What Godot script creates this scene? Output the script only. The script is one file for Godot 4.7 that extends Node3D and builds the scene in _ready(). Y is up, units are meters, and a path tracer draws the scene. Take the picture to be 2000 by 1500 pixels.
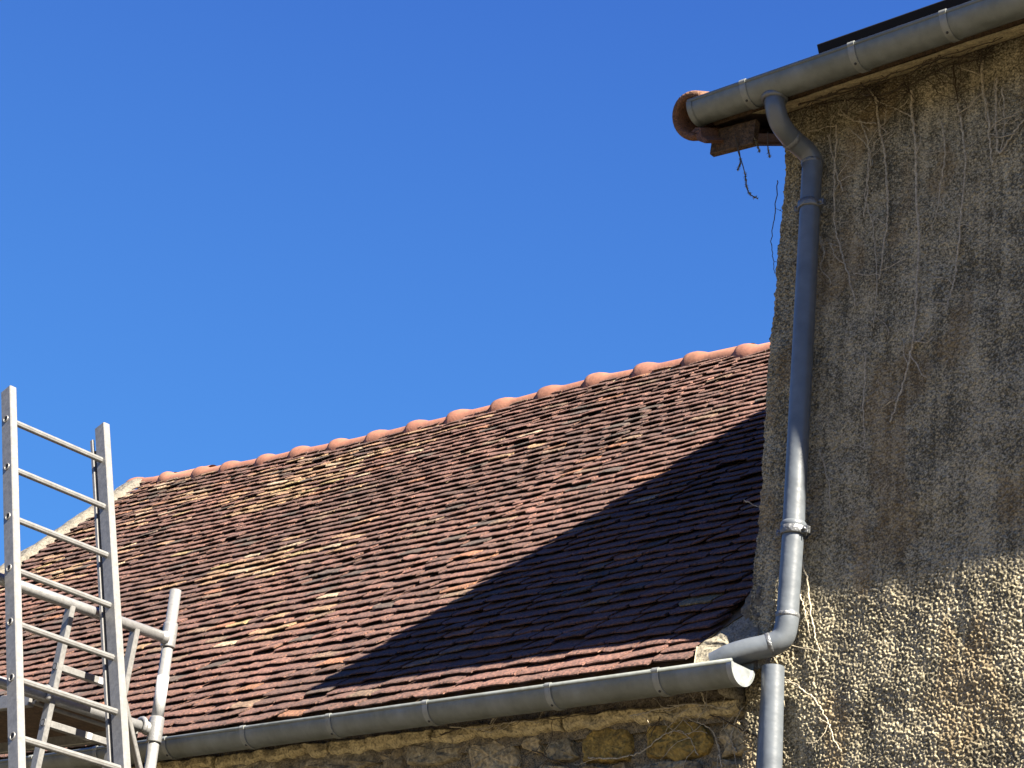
extends Node3D
# A low stone outbuilding with an old flat-tile roof beside a taller roughcast house; zinc gutters, downpipe, ladder and scaffold.
# World: x runs along the two facades (to the right), y up, +z towards the photographer.

const FOCAL := 3800.0                       # in pixels of the 2000 x 1500 photograph
const EYE := Vector3(0, 1.6, 0)
const ZP := -5.4                            # depth of the downpipe's axis
const ZW := -5.47                           # face of the tall wall
const ZL := -5.50                           # face of the low stone wall
const ALPHA := 44.0                         # pitch of the low roof
const BETA := 27.5                          # pitch of the tall roof
const EXPOSURE := 6.0
const ROWS := 51
var cam_basis: Basis
var rng := RandomNumberGenerator.new()
var mats := {}

# ------------------------------------------------------------------ camera, sky, sun
func setup_view() -> void:
	cam_basis = Basis(Vector3(0.74386, 0.11700, -0.65801), Vector3(0.18427, 0.91049, 0.37022), Vector3(0.64243, -0.39664, 0.65571)).orthonormalized()
	var cam := Camera3D.new()
	cam.name = "camera"
	cam.fov = rad_to_deg(2.0 * atan(750.0 / FOCAL))
	cam.near = 0.05
	cam.far = 4000.0
	add_child(cam)
	cam.transform = Transform3D(cam_basis, EYE)
	cam.current = true
	var sm := ProceduralSkyMaterial.new()
	sm.sky_top_color = Color(0.0158, 0.0417, 0.366).linear_to_srgb()
	sm.sky_horizon_color = Color(0.120, 0.426, 0.963).linear_to_srgb()
	sm.sky_curve = 0.4
	sm.ground_bottom_color = Color(0.20, 0.18, 0.14)
	sm.ground_horizon_color = Color(0.30, 0.33, 0.36)
	sm.sun_angle_max = 1.0
	var sky := Sky.new()
	sky.sky_material = sm
	var env := Environment.new()
	env.background_mode = Environment.BG_SKY
	env.sky = sky
	env.background_energy_multiplier = 1.2 / EXPOSURE
	env.ambient_light_source = Environment.AMBIENT_SOURCE_SKY
	env.tonemap_mode = Environment.TONE_MAPPER_LINEAR
	env.tonemap_exposure = EXPOSURE
	env.sdfgi_enabled = true
	env.ssao_enabled = true
	env.ssil_enabled = true
	var we := WorldEnvironment.new()
	we.name = "environment"
	we.environment = env
	add_child(we)
	var sun := DirectionalLight3D.new()
	sun.name = "sun"
	sun.light_energy = 1.6
	sun.light_color = Color(1.0, 0.955, 0.88)
	sun.light_angular_distance = 0.6
	sun.shadow_enabled = true
	add_child(sun)
	sun.look_at_from_position(Vector3(0.700, 0.700, 0.133) * 30.0, Vector3.ZERO, Vector3.UP)

# ------------------------------------------------------------------ pixels to places
func ray(px: float, py: float) -> Vector3:
	return (cam_basis * Vector3(px - 1000.0, 750.0 - py, -FOCAL)).normalized()
func onz(px: float, py: float, z: float) -> Vector3:
	var r := ray(px, py)
	return EYE + r * ((z - EYE.z) / r.z)
func onx(px: float, py: float, x: float) -> Vector3:
	var r := ray(px, py)
	return EYE + r * ((x - EYE.x) / r.x)
func onplane(px: float, py: float, at: Vector3, n: Vector3) -> Vector3:
	var r := ray(px, py)
	return EYE + r * ((at - EYE).dot(n) / r.dot(n))
func proj(p: Vector3) -> Vector3:
	var v := cam_basis.transposed() * (p - EYE)
	return Vector3(1000.0 + FOCAL * v.x / -v.z, 750.0 - FOCAL * v.y / -v.z, -v.z)

# ------------------------------------------------------------------ scene tree helpers
var taken := {}
func numbered(called: String) -> String:
	var n: int = taken.get(called, 0)
	taken[called] = n + 1
	return called if n == 0 else "%s_%03d" % [called, n]
func thing(called: String, label: String, category: String, at: Vector3, group := "") -> Node3D:
	var o := Node3D.new()
	o.name = numbered(called)
	add_child(o)
	o.position = at
	o.set_meta("label", label)
	o.set_meta("category", category)
	if group != "":
		o.set_meta("group", group)
	return o
func part(called: String, st, m: Material, parent: Node3D) -> MeshInstance3D:
	# shapes are laid out in world coordinates; a part of a thing is shifted back by the thing's base
	var o := MeshInstance3D.new()
	o.name = called
	if st is SurfaceTool:
		st.generate_normals()
		o.mesh = st.commit()
	else:
		o.mesh = st
	o.mesh.surface_set_material(0, m)
	o.cast_shadow = GeometryInstance3D.SHADOW_CASTING_SETTING_ON
	parent.add_child(o, true)
	if parent != self and parent.get_parent() == self:
		o.position = -parent.position
	return o
func begin(smooth := false) -> SurfaceTool:
	var st := SurfaceTool.new()
	st.begin(Mesh.PRIMITIVE_TRIANGLES)
	st.set_smooth_group(0 if smooth else -1)
	return st

# ------------------------------------------------------------------ shapes (front faces run clockwise)
func quad(st: SurfaceTool, a: Vector3, b: Vector3, c: Vector3, d: Vector3) -> void:
	st.add_vertex(a); st.add_vertex(b); st.add_vertex(c)
	st.add_vertex(a); st.add_vertex(c); st.add_vertex(d)
func bar(st: SurfaceTool, a: Vector3, b: Vector3, side: Vector3, w: float, h: float, bevel := 0.003) -> void:
	# chamfered bar from a to b; w across «side», h across the third axis
	var f := (b - a).normalized()
	var s := (side - f * side.dot(f)).normalized()
	var u := s.cross(f).normalized()
	var x := w / 2.0
	var y := h / 2.0
	var k: float = min(bevel, min(x, y) * 0.6)
	var ring := [Vector2(-x + k, -y), Vector2(x - k, -y), Vector2(x, -y + k), Vector2(x, y - k), Vector2(x - k, y), Vector2(-x + k, y), Vector2(-x, y - k), Vector2(-x, -y + k)]
	prism(st, ring, a, b, s, u)
func prism(st: SurfaceTool, ring: Array, a: Vector3, b: Vector3, s: Vector3, u: Vector3) -> void:
	# ring (counter-clockwise in s, u) swept from a to b, closed at both ends
	var n := ring.size()
	var flip := s.cross(u).dot(b - a) > 0.0
	var ca := Vector3.ZERO
	var cb := Vector3.ZERO
	for p in ring:
		ca += a + s * p.x + u * p.y
		cb += b + s * p.x + u * p.y
	ca /= n
	cb /= n
	for i in n:
		var p: Vector2 = ring[i]
		var q: Vector2 = ring[(i + 1) % n]
		var a0 := a + s * p.x + u * p.y
		var a1 := a + s * q.x + u * q.y
		var b0 := b + s * p.x + u * p.y
		var b1 := b + s * q.x + u * q.y
		if flip:
			quad(st, a0, b0, b1, a1)
			st.add_vertex(ca); st.add_vertex(a0); st.add_vertex(a1)
			st.add_vertex(cb); st.add_vertex(b1); st.add_vertex(b0)
		else:
			quad(st, a0, a1, b1, b0)
			st.add_vertex(ca); st.add_vertex(a1); st.add_vertex(a0)
			st.add_vertex(cb); st.add_vertex(b0); st.add_vertex(b1)
func cbox(st: SurfaceTool, lo: Vector3, hi: Vector3, bevel := 0.004) -> void:
	var c := (lo + hi) / 2.0
	bar(st, Vector3(lo.x, c.y, c.z), Vector3(hi.x, c.y, c.z), Vector3(0, 0, 1), hi.z - lo.z, hi.y - lo.y, bevel)
func tube(st: SurfaceTool, pts: Array, radii, sides := 12, caps := true) -> void:
	var n := pts.size()
	var t0: Vector3 = (pts[1] - pts[0]).normalized()
	var s := t0.cross(Vector3(0.3, 0.2, 0.93)).normalized()
	var rings := []
	for i in n:
		var t: Vector3
		if i == 0:
			t = (pts[1] - pts[0]).normalized()
		elif i == n - 1:
			t = (pts[n - 1] - pts[n - 2]).normalized()
		else:
			t = ((pts[i + 1] - pts[i]).normalized() + (pts[i] - pts[i - 1]).normalized()).normalized()
		s = (s - t * s.dot(t)).normalized()
		var u := t.cross(s)
		var r: float = radii[i] if radii is Array else radii
		var ring := []
		for k in sides:
			var a := TAU * k / sides
			ring.append(pts[i] + (s * cos(a) + u * sin(a)) * r)
		rings.append(ring)
	for i in n - 1:
		for k in sides:
			var k2 := (k + 1) % sides
			quad(st, rings[i][k], rings[i + 1][k], rings[i + 1][k2], rings[i][k2])
	if caps:
		for k in sides:
			var k2 := (k + 1) % sides
			st.add_vertex(pts[0]); st.add_vertex(rings[0][k]); st.add_vertex(rings[0][k2])
			st.add_vertex(pts[n - 1]); st.add_vertex(rings[n - 1][k2]); st.add_vertex(rings[n - 1][k])
func curve(pts: Array, steps := 6) -> Array:
	# Catmull-Rom through the points
	var out := []
	for i in pts.size() - 1:
		var p0: Vector3 = pts[max(i - 1, 0)]
		var p1: Vector3 = pts[i]
		var p2: Vector3 = pts[i + 1]
		var p3: Vector3 = pts[min(i + 2, pts.size() - 1)]
		for k in steps:
			var t := float(k) / steps
			out.append(0.5 * ((2.0 * p1) + (p2 - p0) * t + (2.0 * p0 - 5.0 * p1 + 4.0 * p2 - p3) * t * t + (3.0 * p1 - p0 - 3.0 * p2 + p3) * t * t * t))
	out.append(pts[pts.size() - 1])
	return out
func sheet(st: SurfaceTool, a: Array, b: Array) -> void:
	# strip between two polylines of equal length
	for i in a.size() - 1:
		quad(st, a[i], a[i + 1], b[i + 1], b[i])

# ------------------------------------------------------------------ materials
func noise(seed_: int, freq: float, octaves := 3, kind := FastNoiseLite.TYPE_SIMPLEX_SMOOTH) -> FastNoiseLite:
	var n := FastNoiseLite.new()
	n.seed = seed_
	n.noise_type = kind
	n.frequency = freq
	n.fractal_type = FastNoiseLite.FRACTAL_FBM if octaves > 1 else FastNoiseLite.FRACTAL_NONE
	n.fractal_octaves = octaves
	return n
func grain_image(size: int, seed_: int, fine: float, coarse: float, f: Callable) -> Image:
	# f(fine 0..1, coarse 0..1, random 0..1) -> sRGB colour
	var a := noise(seed_, fine, 3).get_seamless_image(size, size)
	var b := noise(seed_ + 7, coarse, 4).get_seamless_image(size, size)
	var r := RandomNumberGenerator.new()
	r.seed = seed_
	var im := Image.create(size, size, false, Image.FORMAT_RGB8)
	for y in size:
		for x in size:
			im.set_pixel(x, y, f.call(a.get_pixel(x, y).r, b.get_pixel(x, y).r, r.randf()))
	return im
func normal_image(size: int, seed_: int, freq: float, depth: float, octaves := 4) -> ImageTexture:
	var a := noise(seed_, freq, octaves).get_seamless_image(size, size)
	a.convert(Image.FORMAT_RGB8)
	a.bump_map_to_normal_map(depth)
	return ImageTexture.create_from_image(a)
func mat(called: String, col: Color, rough: float, metal := 0.0, tex: Image = null, scale_ := 1.0, nrm: ImageTexture = null, nscale := 0.5) -> StandardMaterial3D:
	var m := StandardMaterial3D.new()
	m.albedo_color = col.linear_to_srgb()
	m.roughness = rough
	m.metallic = metal
	if tex != null:
		m.albedo_texture = ImageTexture.create_from_image(tex)
	if nrm != null:
		m.normal_enabled = true
		m.normal_texture = nrm
		m.normal_scale = nscale
	if tex != null or nrm != null:
		m.uv1_triplanar = true
		m.uv1_world_triplanar = true
		m.uv1_scale = Vector3.ONE * scale_
	mats[called] = m
	return m
func grey(v: float) -> Color:
	return Color(v, v, v)
func make_materials() -> void:
	var n_fine := normal_image(256, 11, 0.06, 6.0)
	var n_rough := normal_image(256, 12, 0.03, 10.0)
	# clay: vertex colour times a weathered grain
	var clay := grain_image(512, 21, 0.05, 0.012, func(a, b, r):
		var v: float = 0.66 + 0.30 * (a - 0.5) + 0.34 * (b - 0.5) + 0.10 * (r - 0.5)
		var c := Color(v, v, v)
		if a > 0.71:
			c = c.lerp(Color(1.0, 0.98, 0.92), 0.75)
		elif a < 0.27:
			c = c.lerp(Color(0.30, 0.28, 0.27), 0.7)
		return c)
	var m := mat("tile", Color.WHITE, 0.93, 0.0, clay, 2.6, n_fine, 0.8)
	m.vertex_color_use_as_albedo = true
	var fresh := grain_image(256, 22, 0.05, 0.015, func(a, b, r): return grey(0.84 + 0.14 * (a - 0.5) + 0.18 * (b - 0.5) + 0.06 * (r - 0.5)))
	m = mat("ridge", Color.WHITE, 0.8, 0.0, fresh, 2.2, n_fine, 0.1)
	m.vertex_color_use_as_albedo = true
	mat("old_clay", Color(0.22, 0.10, 0.05), 0.85, 0.0, clay, 4.0, n_fine, 0.8)
	mat("deck", Color(0.16, 0.11, 0.07), 0.95)
	var cement := grain_image(512, 23, 0.07, 0.014, func(a, b, r):
		var v: float = 0.74 + 0.42 * (a - 0.5) + 0.32 * (b - 0.5) + 0.14 * (r - 0.5)
		if a < 0.3: v *= 0.7
		return Color(v, v * 0.985, v * 0.95))
	mat("cement", Color(0.36, 0.335, 0.27), 0.95, 0.0, cement, 2.4, n_rough, 0.35)
	mat("coping", Color(0.215, 0.205, 0.18), 0.95, 0.0, cement, 1.6, n_rough, 1.0)
	mat("mortar", Color(0.31, 0.26, 0.175), 0.97, 0.0, cement, 3.0, n_rough, 1.2)
	mat("plaster", Color(0.74, 0.64, 0.40), 0.92, 0.0, cement, 2.0, n_fine, 0.6)
	var stone := grain_image(512, 24, 0.045, 0.012, func(a, b, r):
		var v: float = 0.72 + 0.5 * (a - 0.5) + 0.4 * (b - 0.5) + 0.12 * (r - 0.5)
		return Color(v, v * 0.98, v * 0.93))
	m = mat("stone", Color.WHITE, 0.95, 0.0, stone, 2.2, n_rough, 1.2)
	m.vertex_color_use_as_albedo = true
	m = mat("crepi", Color.WHITE, 0.96, 0.0, grain_image(512, 25, 0.09, 0.03, func(a, b, r): return grey(0.78 + 0.35 * (a - 0.5) + 0.25 * (r - 0.5))), 3.0)
	m.vertex_color_use_as_albedo = true
	var zinc := grain_image(512, 26, 0.04, 0.01, func(a, b, r):
		var v: float = 0.86 + 0.10 * (a - 0.5) + 0.20 * (b - 0.5) + 0.05 * (r - 0.5)
		return Color(v, v * 0.995, v * (0.98 + 0.05 * (b - 0.5))))
	mat("zinc", Color(0.185, 0.208, 0.210), 0.50, 0.3, zinc, 1.1, n_fine, 0.12)
	mat("zinc_old", Color(0.26, 0.28, 0.28), 0.5, 0.3, zinc, 2.0)
	mat("zinc_new", Color(0.30, 0.33, 0.36), 0.42, 0.3, zinc, 2.0, n_fine, 0.1)
	var pipe := grain_image(256, 27, 0.05, 0.012, func(a, b, r): return grey(0.88 + 0.10 * (a - 0.5) + 0.16 * (b - 0.5) + 0.03 * (r - 0.5)))
	m = mat("pipe", Color(0.106, 0.122, 0.140), 0.38, 0.0, pipe, 1.6, n_fine, 0.06)
	m.metallic_specular = 0.55
	mat("solder", Color(0.165, 0.175, 0.185), 0.45, 0.5, pipe, 6.0, n_rough, 0.6)
	var alu := grain_image(256, 28, 0.06, 0.02, func(a, b, r): return grey(0.86 + 0.14 * (a - 0.5) + 0.16 * (b - 0.5) + 0.05 * (r - 0.5)))
	mat("alu", Color(0.215, 0.215, 0.212), 0.45, 0.3, alu, 4.0)
	mat("galva", Color(0.29, 0.295, 0.30), 0.42, 0.45, alu, 6.0, n_fine, 0.15)
	mat("white_band", Color(0.34, 0.35, 0.36), 0.6, 0.0, grain_image(256, 29, 0.12, 0.03, func(a, b, r): return grey(0.95 if a > 0.33 else 0.6)), 9.0)
	mat("dark_gap", Color(0.03, 0.03, 0.03), 0.8)
	mat("grey_tape", Color(0.26, 0.26, 0.28), 0.6)
	mat("plywood", Color(0.10, 0.062, 0.045), 0.85, 0.0, stone, 3.0)
	mat("old_wood", Color(0.12, 0.075, 0.045), 0.9, 0.0, stone, 5.0, n_rough, 0.8)
	mat("panel_frame", Color(0.010, 0.010, 0.012), 0.7).metallic_specular = 0.2
	m = mat("panel_glass", Color(0.01, 0.012, 0.025), 0.08)
	mat("vine", Color(0.62, 0.57, 0.47), 0.9, 0.0, stone, 9.0)
	mat("vine_dark", Color(0.10, 0.075, 0.05), 0.9, 0.0, stone, 9.0)
	mat("lichen", Color(0.14, 0.13, 0.07), 1.0)
	mat("ground", Color(0.18, 0.158, 0.110), 0.97, 0.0, stone, 0.35, n_rough, 1.0)

# ------------------------------------------------------------------ the low roof
var eave_l: Vector3
var soffit_at := Vector3.ZERO
var eave_r: Vector3
var ridge_xs := []
var ridge_ss := []
var verge_a: Vector2        # (x, s) of the left verge, low and high
var verge_b: Vector2
func eave_y(x: float) -> float:
	return eave_l.y + (eave_r.y - eave_l.y) * (x - eave_l.x) / (eave_r.x - eave_l.x)
func rp(x: float, s: float, h: float) -> Vector3:
	var a := deg_to_rad(ALPHA)
	return Vector3(x, eave_y(x) + s * sin(a) + h * cos(a), ZP + 0.03 - s * cos(a) + h * sin(a))
func on_roof(px: float, py: float) -> Vector2:
	var a := rp(-10, 0, 0)
	var n := (rp(-4, 0, 0) - a).cross(rp(-10, 1, 0) - a).normalized()
	var r := ray(px, py)
	var p := EYE + r * ((a - EYE).dot(n) / r.dot(n))
	return Vector2(p.x, (ZP + 0.03 - p.z) / cos(deg_to_rad(ALPHA)))
func ridge_s(x: float) -> float:
	var n := ridge_xs.size()
	if x <= ridge_xs[0]:
		return ridge_ss[0]
	for i in n - 1:
		if x <= ridge_xs[i + 1]:
			var t: float = (x - ridge_xs[i]) / (ridge_xs[i + 1] - ridge_xs[i])
			t = lerpf(t, t * t * (3.0 - 2.0 * t), 0.5)
			return lerpf(ridge_ss[i], ridge_ss[i + 1], t)
	return ridge_ss[n - 1]
func wedge_x(s: float) -> float:
	# the lower courses end at the wedge of cement beside the tall wall
	var a := on_roof(1356, 1296)
	var b := on_roof(1390, 1243)
	var c := on_roof(1452, 1200)
	if s < b.y:
		return a.x + (b.x - a.x) * (s - a.y) / (b.y - a.y)
	return b.x + (c.x - b.x) * (s - b.y) / (c.y - b.y)
func verge_x(s: float) -> float:
	return verge_a.x + (verge_b.x - verge_a.x) * (s - verge_a.y) / (verge_b.y - verge_a.y)
func roof_setup() -> void:
	eave_l = onz(330, 1447, ZP + 0.03)
	eave_r = onz(1428, 1292, ZP + 0.03)
	for p in [[278, 952], [350, 944], [436, 929], [569, 902], [718, 872], [875, 835], [961, 812], [1146, 764], [1342, 722], [1505, 697]]:
		var q := on_roof(p[0], p[1])
		ridge_xs.append(q.x)
		ridge_ss.append(q.y)
	verge_a = on_roof(62, 1097)
	verge_b = on_roof(276, 953)
	for c in [[310, 1010, 0.75, 0.35, 0.6], [620, 930, 0.9, 0.36, 1.0], [480, 1125, 0.7, 0.24, 0.75], [540, 980, 0.9, 0.30, 0.7], [120, 1130, 0.8, 0.35, 0.45], [560, 1220, 0.5, 0.25, 0.4], [250, 1080, 0.8, 0.28, 0.3], [400, 930, 0.9, 0.2, 0.9]]:
		cream_lots.append([on_roof(c[0], c[1]), c[2], c[3], c[4]])

var cream_lots := []          # where batches of cream coloured tiles were laid: [place, half length, half height, share]
var patch := noise(41, 0.55, 3)
var patch2 := noise(42, 1.3, 3)
func tile_colour(x: float, s: float) -> Color:
	# linear base colours of fired clay: brown, rose, orange, cream, grey
	var cream := 0.006
	for c in cream_lots:
		var d: float = pow((x - c[0].x) / c[1], 2) + pow((s - c[0].y) / c[2], 2)
		cream = max(cream, c[3] * exp(-d))
	var n := patch.get_noise_2d(x, s) * 1.6
	var n2 := patch2.get_noise_2d(x, s) * 1.6
	var r := rng.randf()
	var c: Color
	if r < cream:
		c = Color(0.40, 0.26, 0.145).lerp(Color(0.44, 0.25, 0.155), rng.randf())
		if rng.randf() < 0.22: c = Color(0.52, 0.40, 0.28)
		if rng.randf() < 0.08: c = Color(0.42, 0.31, 0.15)
	else:
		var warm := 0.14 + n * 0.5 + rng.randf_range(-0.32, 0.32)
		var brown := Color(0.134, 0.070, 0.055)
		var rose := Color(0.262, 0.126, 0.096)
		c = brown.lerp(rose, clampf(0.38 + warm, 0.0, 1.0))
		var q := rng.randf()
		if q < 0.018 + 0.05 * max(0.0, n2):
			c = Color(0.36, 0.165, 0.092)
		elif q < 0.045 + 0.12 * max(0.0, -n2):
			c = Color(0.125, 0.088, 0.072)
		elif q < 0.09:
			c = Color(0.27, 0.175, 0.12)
	var v := rng.randf_range(0.86, 1.16) * 0.84
	return Color(c.r * v, c.g * v, c.b * v)

func add_tile(st: SurfaceTool, t: Dictionary) -> void:
	rng.seed = t.seed
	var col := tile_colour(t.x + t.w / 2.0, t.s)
	var th := rng.randf_range(0.0085, 0.0115)
	var hb := 0.050 + rng.randf_range(-0.003, 0.003)
	var bow := rng.randf_range(-0.001, 0.004)
	var twist := rng.randf_range(-0.003, 0.003)
	var skew := rng.randf_range(-0.003, 0.003)
	var slip := 0.0
	if rng.randf() < 0.02:
		slip = rng.randf_range(-0.03, 0.035)
		hb += 0.008
	var chip_l := rng.randf_range(0.006, 0.03) if rng.randf() < 0.18 else 0.0
	var chip_r := rng.randf_range(0.006, 0.03) if rng.randf() < 0.18 else 0.0
	var us := [0.0, 0.10, 0.36, 0.66, 0.90, 1.0]
	var len_ := 0.155
	var lo := []
	var lf := []
	var mid := []
	var up := []
	var bl := []
	var bu := []
	for i in us.size():
		var u: float = us[i]
		var x: float = t.x + u * t.w
		var e := rng.randf_range(-0.0035, 0.0035) + skew * (u - 0.5) * 2.0 + slip
		if i == 0: e += chip_l + 0.002
		if i == 5: e += chip_r + 0.002
		if i == 1: e += chip_l * 0.35
		if i == 4: e += chip_r * 0.35
		var s: float = t.s + e
		var h: float = hb + bow * (1.0 - pow(2.0 * u - 1.0, 2)) + twist * (u - 0.5) * 2.0 + rng.randf_range(-0.0012, 0.0012)
		lo.append(rp(x, s, h - 0.005))
		mid.append(rp(x, s + 0.010, h - 0.001 - 0.002))
		lf.append(rp(x, s + 0.001, h - th))
		up.append(rp(x, s + len_, h - len_ * 0.2))
		bl.append(lf[i])
		bu.append(rp(x, s + len_, h - th - len_ * 0.2))
	st.set_color(col)
	sheet(st, up, mid)
	sheet(st, mid, lo)
	sheet(st, lo, lf)
	sheet(st, lf, bu)
	quad(st, lo[0], lf[0], bu[0], up[0])
	st.add_vertex(lo[0]); st.add_vertex(up[0]); st.add_vertex(mid[0])
	quad(st, lo[5], up[5], bu[5], lf[5])
	st.add_vertex(lo[5]); st.add_vertex(mid[5]); st.add_vertex(up[5])

func build_low_roof(house: Node3D) -> void:
	var tiles := []
	var wav := noise(51, 0.9, 2)
	rng.seed = 5
	for r in ROWS + 1:
		var x := minf(-4.005, wedge_x(-0.018 + r * 3.6 / ROWS)) - rng.randf() * (0.16 if r > 8 else 0.012)
		var k := 0
		while true:
			var w := rng.randf_range(0.142, 0.172)
			var gap := rng.randf_range(0.004, 0.013)
			if rng.randf() < 0.05: gap += 0.008
			var s: float = -0.018 + r * (ridge_s(x) + 0.02) / ROWS + wav.get_noise_2d(x, r * 3.7) * 0.010
			var left: float = verge_x(s)
			if x - w < left:
				w = x - left
			if w > 0.04:
				tiles.append({x = x - w, w = w, s = s, seed = r * 1000 + k})
			x -= w + gap
			k += 1
			if x < left + 0.04:
				break
		# the piece that fills the course up to the tall wall
	for t in tiles:
		var p := proj(rp(t.x + t.w / 2.0, t.s, 0.04))
		var seen: bool = p.x > 0.0 and p.x < 1470.0 and p.y < 1470.0
		t["near"] = p.z if seen else 1000.0 + p.z
	tiles.sort_custom(func(a, b): return a.near < b.near)
	var deck := begin()
	var xs := []
	for i in 41:
		xs.append(lerpf(verge_x(1.0) - 0.12, -4.02, i / 40.0))
	var lo := []
	var hi := []
	var bk := []
	for i in 41:
		var x_lo := lerpf(verge_x(0.0) - 0.15, -4.02, i / 40.0)
		var x_hi := lerpf(verge_x(ridge_s(-13.0)) - 0.12, -4.02, i / 40.0)
		var sr := ridge_s(x_hi)
		lo.append(rp(x_lo, 0.01, 0.0))
		hi.append(rp(x_hi, sr + 0.05, 0.0))
		bk.append(rp(x_hi, sr + 0.05, 0.0) + Vector3(0, -2.9, -3.0))
	sheet(deck, hi, lo)
	sheet(deck, bk, hi)
	var roof := part("roof", deck, mats.deck, house)
	var rest := begin()
	for i in tiles.size():
		if i < 300:
			var st := begin()
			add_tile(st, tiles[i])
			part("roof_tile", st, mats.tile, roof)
		else:
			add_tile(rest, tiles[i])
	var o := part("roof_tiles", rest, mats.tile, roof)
	o.set_meta("kind", "stuff")
	print("tiles ", tiles.size(), " verge ", verge_x(0.0), " ", verge_x(3.5))
	# ridge tiles: half rounds, each with a bulging collar over the tail of its neighbour
	var lips := [[276, 944], [315.5, 947], [375, 941], [436, 928], [501, 917], [569, 902], [643, 888], [718, 872], [797, 853], [875.5, 835], [961.7, 812], [1053, 788], [1146, 764], [1242, 743], [1342, 720], [1445, 703]]
	var at := []
	for p in lips:
		at.append(on_roof(p[0], p[1]).x)
	while at[-1] < -4.3:
		at.append(at[-1] + 0.405)
	rng.seed = 77
	for i in at.size() - 1:
		var x0: float = at[i]
		var x1: float = min(at[i + 1] + 0.05, -4.02)
		var ln: float = at[i + 1] - at[i]
		var st := begin(true)
		var v := rng.randf_range(0.88, 1.10)
		st.set_color(Color(0.262 * v, 0.112 * v, 0.070 * v))
		var prof := [[0.0, 0.113], [0.004, 0.118], [0.035, 0.121], [0.08, 0.119], [0.12, 0.111], [0.15, 0.102], [0.18, 0.0965], [0.20, 0.095], [ln + 0.05, 0.093]]
		var rings := []
		var tilt := rng.randf_range(-0.012, 0.012)
		for q in prof:
			var x: float = min(x0 + q[0], x1)
			var c := rp(x, ridge_s(x), 0.035) + Vector3(0, tilt * (q[0] - 0.2) * 2.0 - 0.003, -0.095)
			var ring := []
			for k in 17:
				var a := deg_to_rad(lerpf(-14.0, 194.0, k / 16.0))
				ring.append(c + Vector3(0, sin(a) * q[1], cos(a) * q[1]))
			rings.append(ring)
		for j in rings.size() - 1:
			sheet(st, rings[j + 1], rings[j])
		# the end of the collar and its inside
		var c0 := rp(x0, ridge_s(x0), 0.035) + Vector3(0, -0.003, -0.095)
		var inner := []
		var deep := []
		for k in 17:
			var a := deg_to_rad(lerpf(-14.0, 194.0, k / 16.0))
			inner.append(c0 + Vector3(0, sin(a) * 0.094, cos(a) * 0.094))
			deep.append(c0 + Vector3(ln, sin(a) * 0.085, cos(a) * 0.085))
		sheet(st, rings[0], inner)
		sheet(st, inner, deep)
		part("ridge_tile", st, mats.ridge, roof)
	# mortar bed under the ridge tiles
	var bed := begin(true)
	var ba := []
	var bb := []
	for x in xs:
		if x < at[0] + 0.02: continue
		ba.append(rp(x, ridge_s(x) - 0.015 + 0.012 * wav.get_noise_2d(x * 9.0, 3.0), 0.030))
		bb.append(rp(x, ridge_s(x) + 0.05, 0.045))
	sheet(bed, bb, ba)
	part("mortar_bed", bed, mats.mortar, roof)
	# cement coping on the far gable
	var cop := begin(true)
	var na := noise(61, 6.0, 3)
	var prof2 := [Vector2(0.015, 0.02), Vector2(0.0, 0.060), Vector2(-0.04, 0.078), Vector2(-0.18, 0.078), Vector2(-0.22, 0.05), Vector2(-0.22, -0.15)]
	var prev := []
	for i in 61:
		var s := lerpf(-0.05, ridge_s(at[0]) + 0.05, i / 60.0)
		var x := verge_x(s)
		var ring := []
		for q in prof2:
			var wob := na.get_noise_2d(s * 2.0, q.x * 30.0) * 0.022
			ring.append(rp(x + q.x + wob, s, q.y + wob))
		if i > 0:
			sheet(cop, ring, prev)
		prev = ring
	part("gable_coping", cop, mats.coping, house)

# ------------------------------------------------------------------ stones
func stone_lump(st: SurfaceTool, poly: Array, z: float, out: float, seed_: int) -> void:
	# an irregular stone: outline on the wall plane (counter-clockwise from the front), face proud by «out», rounded arris
	var n := noise(seed_, 9.0, 3)
	var ctr := Vector2.ZERO
	for p in poly: ctr += p
	ctr /= poly.size()
	var ring := []
	for i in poly.size():
		var p: Vector2 = poly[i]
		var q: Vector2 = poly[(i + 1) % poly.size()]
		for k in 3:
			var m := p.lerp(q, k / 3.0)
			m += Vector2(n.get_noise_2d(m.x * 2.0, m.y * 2.0), n.get_noise_2d(m.y * 2.0 + 9.0, m.x * 2.0)) * 0.018
			ring.append(m)
	var shells := [[1.0, -0.06], [1.0, out * 0.35], [0.96, out * 0.8], [0.84, out], [0.5, out * 1.12]]
	var prev := []
	for sh in shells:
		var cur := []
		for m in ring:
			var w: Vector2 = ctr + (m - ctr) * sh[0]
			cur.append(Vector3(w.x, w.y, z + sh[1] + n.get_noise_2d(w.x * 1.7 + 5.0, w.y * 1.7) * 0.020))
		if prev.size() > 0:
			for i in cur.size():
				var j := (i + 1) % cur.size()
				quad(st, prev[i], cur[i], cur[j], prev[j])
		prev = cur
	var mid := Vector3(ctr.x, ctr.y, z + out * 1.12)
	for i in prev.size():
		st.add_vertex(mid); st.add_vertex(prev[(i + 1) % prev.size()]); st.add_vertex(prev[i])
func px_poly(pts: Array, z: float) -> Array:
	var out := []
	for p in pts:
		var q := onz(p[0], p[1], z)
		out.append(Vector2(q.x, q.y))
	return out

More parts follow.
